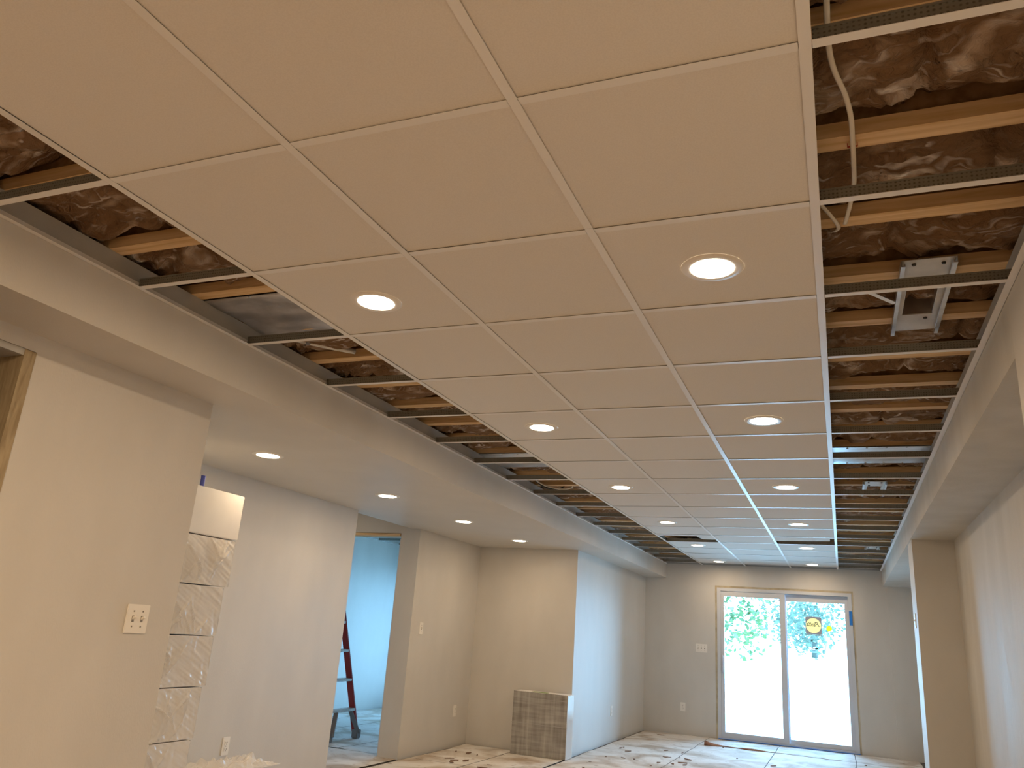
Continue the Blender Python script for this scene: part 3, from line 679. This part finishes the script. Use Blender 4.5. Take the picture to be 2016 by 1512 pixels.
def text(s_, size, loc, m, parent, mirror=False, shear=0):
    c = bpy.data.curves.new('lettering', 'FONT'); c.body = s_; c.size = size; c.extrude = .0003; c.align_x = 'CENTER'; c.align_y = 'CENTER'; c.shear = shear
    o = bpy.data.objects.new('lettering', c); COL.objects.link(o); c.materials.append(m); o.parent = parent; o.location = loc
    o.rotation_euler = (math.radians(90), 0, 0)
    if mirror: o.rotation_euler = (math.radians(90), 0, math.pi)
    me = bpy.data.meshes.new_from_object(o.evaluated_get(bpy.context.evaluated_depsgraph_get())); me.name = 'lettering'
    q = put('lettering', me, parent, o.location.copy(), o.rotation_euler.copy()); bpy.data.objects.remove(o); return q
def film(name, col):
    m = bpy.data.materials.new(name); m.use_nodes = True; m.node_tree.nodes.clear()
    out = nd(m, 'ShaderNodeOutputMaterial'); mx = nd(m, 'ShaderNodeMixShader'); t = nd(m, 'ShaderNodeBsdfTranslucent'); g = nd(m, 'ShaderNodeBsdfDiffuse')
    t.inputs[0].default_value = (*col, 1); g.inputs[0].default_value = (*col, 1); mx.inputs[0].default_value = .3
    lk(m, t.outputs[0], mx.inputs[1]); lk(m, g.outputs[0], mx.inputs[2]); lk(m, mx.outputs[0], out.inputs[0]); return m
yel = film('yellow_print', (.72, .34, .10)); gry = film('grey_print', (.17, .08, .055)); blk = mat('black_print', (.03, .03, .03), .6); pale = mat('pale_blue_print', (.10, .2, .22), .6)
# transparent-looking stickers hang just inside the fixed pane
gy = YF + .082
st = empty('window_sticker', 'square grey sticker with yellow disc and mirrored script on right pane', 'sticker', (1.484, gy, 1.571), group=None)
b = MB(); N = 48; ra = .098
for i in range(N):
    a = 2 * math.pi * i / N; c, s_ = math.cos(a), math.sin(a); k = min(.103 / max(abs(c), 1e-6), .115 / max(abs(s_), 1e-6))
    b.v += [(ra * c, 0, ra * s_), (k * c, 0, k * s_)]
for i in range(N): j = (i + 1) % N; b.f.append((2 * i, 2 * i + 1, 2 * j + 1, 2 * j)); b.m.append(0)
for z0, z1 in ((.121, .128), (-.130, -.121)):
    n_ = len(b.v); b.v += [(-.103, 0, z0), (.103, 0, z0), (.103, 0, z1), (-.103, 0, z1)]; b.f.append((n_, n_ + 1, n_ + 2, n_ + 3)); b.m.append(0)
put('backing', b.mesh('backing', gry), st)
put('disc', MB().disc(.098, 0, 48).mesh('disc', yel), st, (0, 0, 0), (math.radians(90), 0, 0))
put('rule', MB().box((-.103, -.0014, -.004), (.103, -.001, -.001)).mesh('rule', blk), st)
text('Pella', .088, (0, -.0016, .014), blk, st, True, .45)
s2 = empty('window_sticker', 'small bright yellow octagonal sticker on the right pane', 'sticker', (1.683, gy, 1.542))
put('face', MB().disc(.038, 0, 8).mesh('face', film('lime_print', (.6, .4, .01))), s2, (0, 0, 0), (math.radians(90), .39, 0))
s3 = empty('window_sticker', 'narrow pale rating label below the square sticker', 'sticker', (1.487, gy - .001, 1.27))
b = MB().box((-.043, 0, -.006), (.043, .001, .010))
put('bar', b.mesh('bar', blk), s3)
put('mark', MB().box((-.045, 0, .088), (-.023, .001, .112)).mesh('mark', pale), s3)
b = MB(); rr = random.Random(5)
for k in range(9):
    z = .078 - k * .009 if k < 7 else -.02 - (k - 7) * .012
    b.box((-.04 + rr.uniform(0, .01), 0, z), (.02 + rr.uniform(-.02, .02), .001, z + .0055))
for k in range(6): b.box((-.035, 0, -.065 - k * .01), (.035 - rr.uniform(0, .02), .001, -.059 - k * .01))
put('fine_print', b.mesh('fine_print', pale), s3)
b = MB()
for z0, z1 in ((-.122, -.012), (.016, .084)):
    n_ = len(b.v); b.v += [(-.046, .0012, z0), (.046, .0012, z0), (.046, .0012, z1), (-.046, .0012, z1)]; b.f.append((n_, n_ + 1, n_ + 2, n_ + 3)); b.m.append(0)
put('backing', b.mesh('backing', film('pale_label_film', (.24, .30, .26))), s3)

# ------------------------------------------------------------------ outdoors
gm = noisy(mat('pale_gravel', (.62, .6, .55), .9), (.55, .54, .5), (.68, .66, .62), 3)
solid('ground_outside', [((-60, YF + .19, -.2), (60, 90, -.02))], gm, 'sun bleached pale yard outside the patio door', 'ground')
leafm = mat('leaves', (.10, .26, .14), .6)
b_ = leafm.node_tree.nodes['Principled BSDF']
noisy(leafm, (.035, .08, .02), (.09, .15, .04), 1.2, 3)
teal = mat('far_leaves', (.08, .25, .24), .6); noisy(teal, (.04, .08, .055), (.09, .13, .09), 1.2, 3)
bark = noisy(mat('bark', (.4, .38, .34), .9), (.34, .32, .28), (.5, .48, .44), 8)
def tree(label, x, y, h, rad, m, seed, nl=2600, ls=.16, zc=None):
    e = empty('tree', label, 'tree', (x, y, -.02), group='trees in the yard')
    rnd = random.Random(seed)
    tube('trunk', [(0, 0, 0), (.1, 0, h * .3), (-.05, .1, h * .6), (.05, 0, h * .85)], .07, bark, e)
    br = MB()
    cl = []
    for k in range(9):
        a = rnd.uniform(0, 6.28); z = h * rnd.uniform(.35, .95); q = rad * rnd.uniform(.3, .85) * (1.15 - abs(z / h - .6))
        cl.append((q * math.cos(a), q * math.sin(a), z, rad * rnd.uniform(.35, .6)))
        br.bar((0, 0, z * .75), (q * math.cos(a), q * math.sin(a), z), .03, .03)
    put('branches', br.mesh('branches', bark), e)
    b = MB()
    for i in range(nl):
        c = rnd.choice(cl)
        v = Vector((rnd.gauss(0, 1), rnd.gauss(0, 1), rnd.gauss(0, 1))).normalized() * c[3] * rnd.uniform(.4, 1.05)
        p_ = Vector((c[0], c[1], c[2])) + v
        d = Vector((rnd.gauss(0, 1), rnd.gauss(0, 1), rnd.gauss(0, .6))).normalized(); s2_ = d.cross(Vector((rnd.gauss(0, 1), rnd.gauss(0, 1), rnd.gauss(0, 1)))).normalized()
        L = ls * rnd.uniform(.6, 1.2); n0 = len(b.v)
        b.v += [tuple(p_), tuple(p_ + d * L * .5 + s2_ * L * .28), tuple(p_ + d * L), tuple(p_ + d * L * .5 - s2_ * L * .28)]
        b.f.append((n0, n0 + 1, n0 + 2, n0 + 3)); b.m.append(0)
    me = bpy.data.meshes.new('foliage'); me.from_pydata(b.v, [], b.f); me.materials.append(m)
    tag(put('foliage', me, e), None, None, None, 'stuff')
tree('broad green tree seen through the left pane', -1.9, 22.5, 4.9, 1.9, leafm, 1, 3000, .2)
tree('tall teal tree beyond both panes', -.9, 33, 6.9, 2.6, teal, 2, 3200, .2)
tree('teal tree leaning over the right pane', 1.3, 25.5, 5.2, 1.7, teal, 3, 2600, .18)
tree('distant thin tree at the right pane edge', 3.2, 36, 5.6, 1.6, teal, 4, 700, .2)
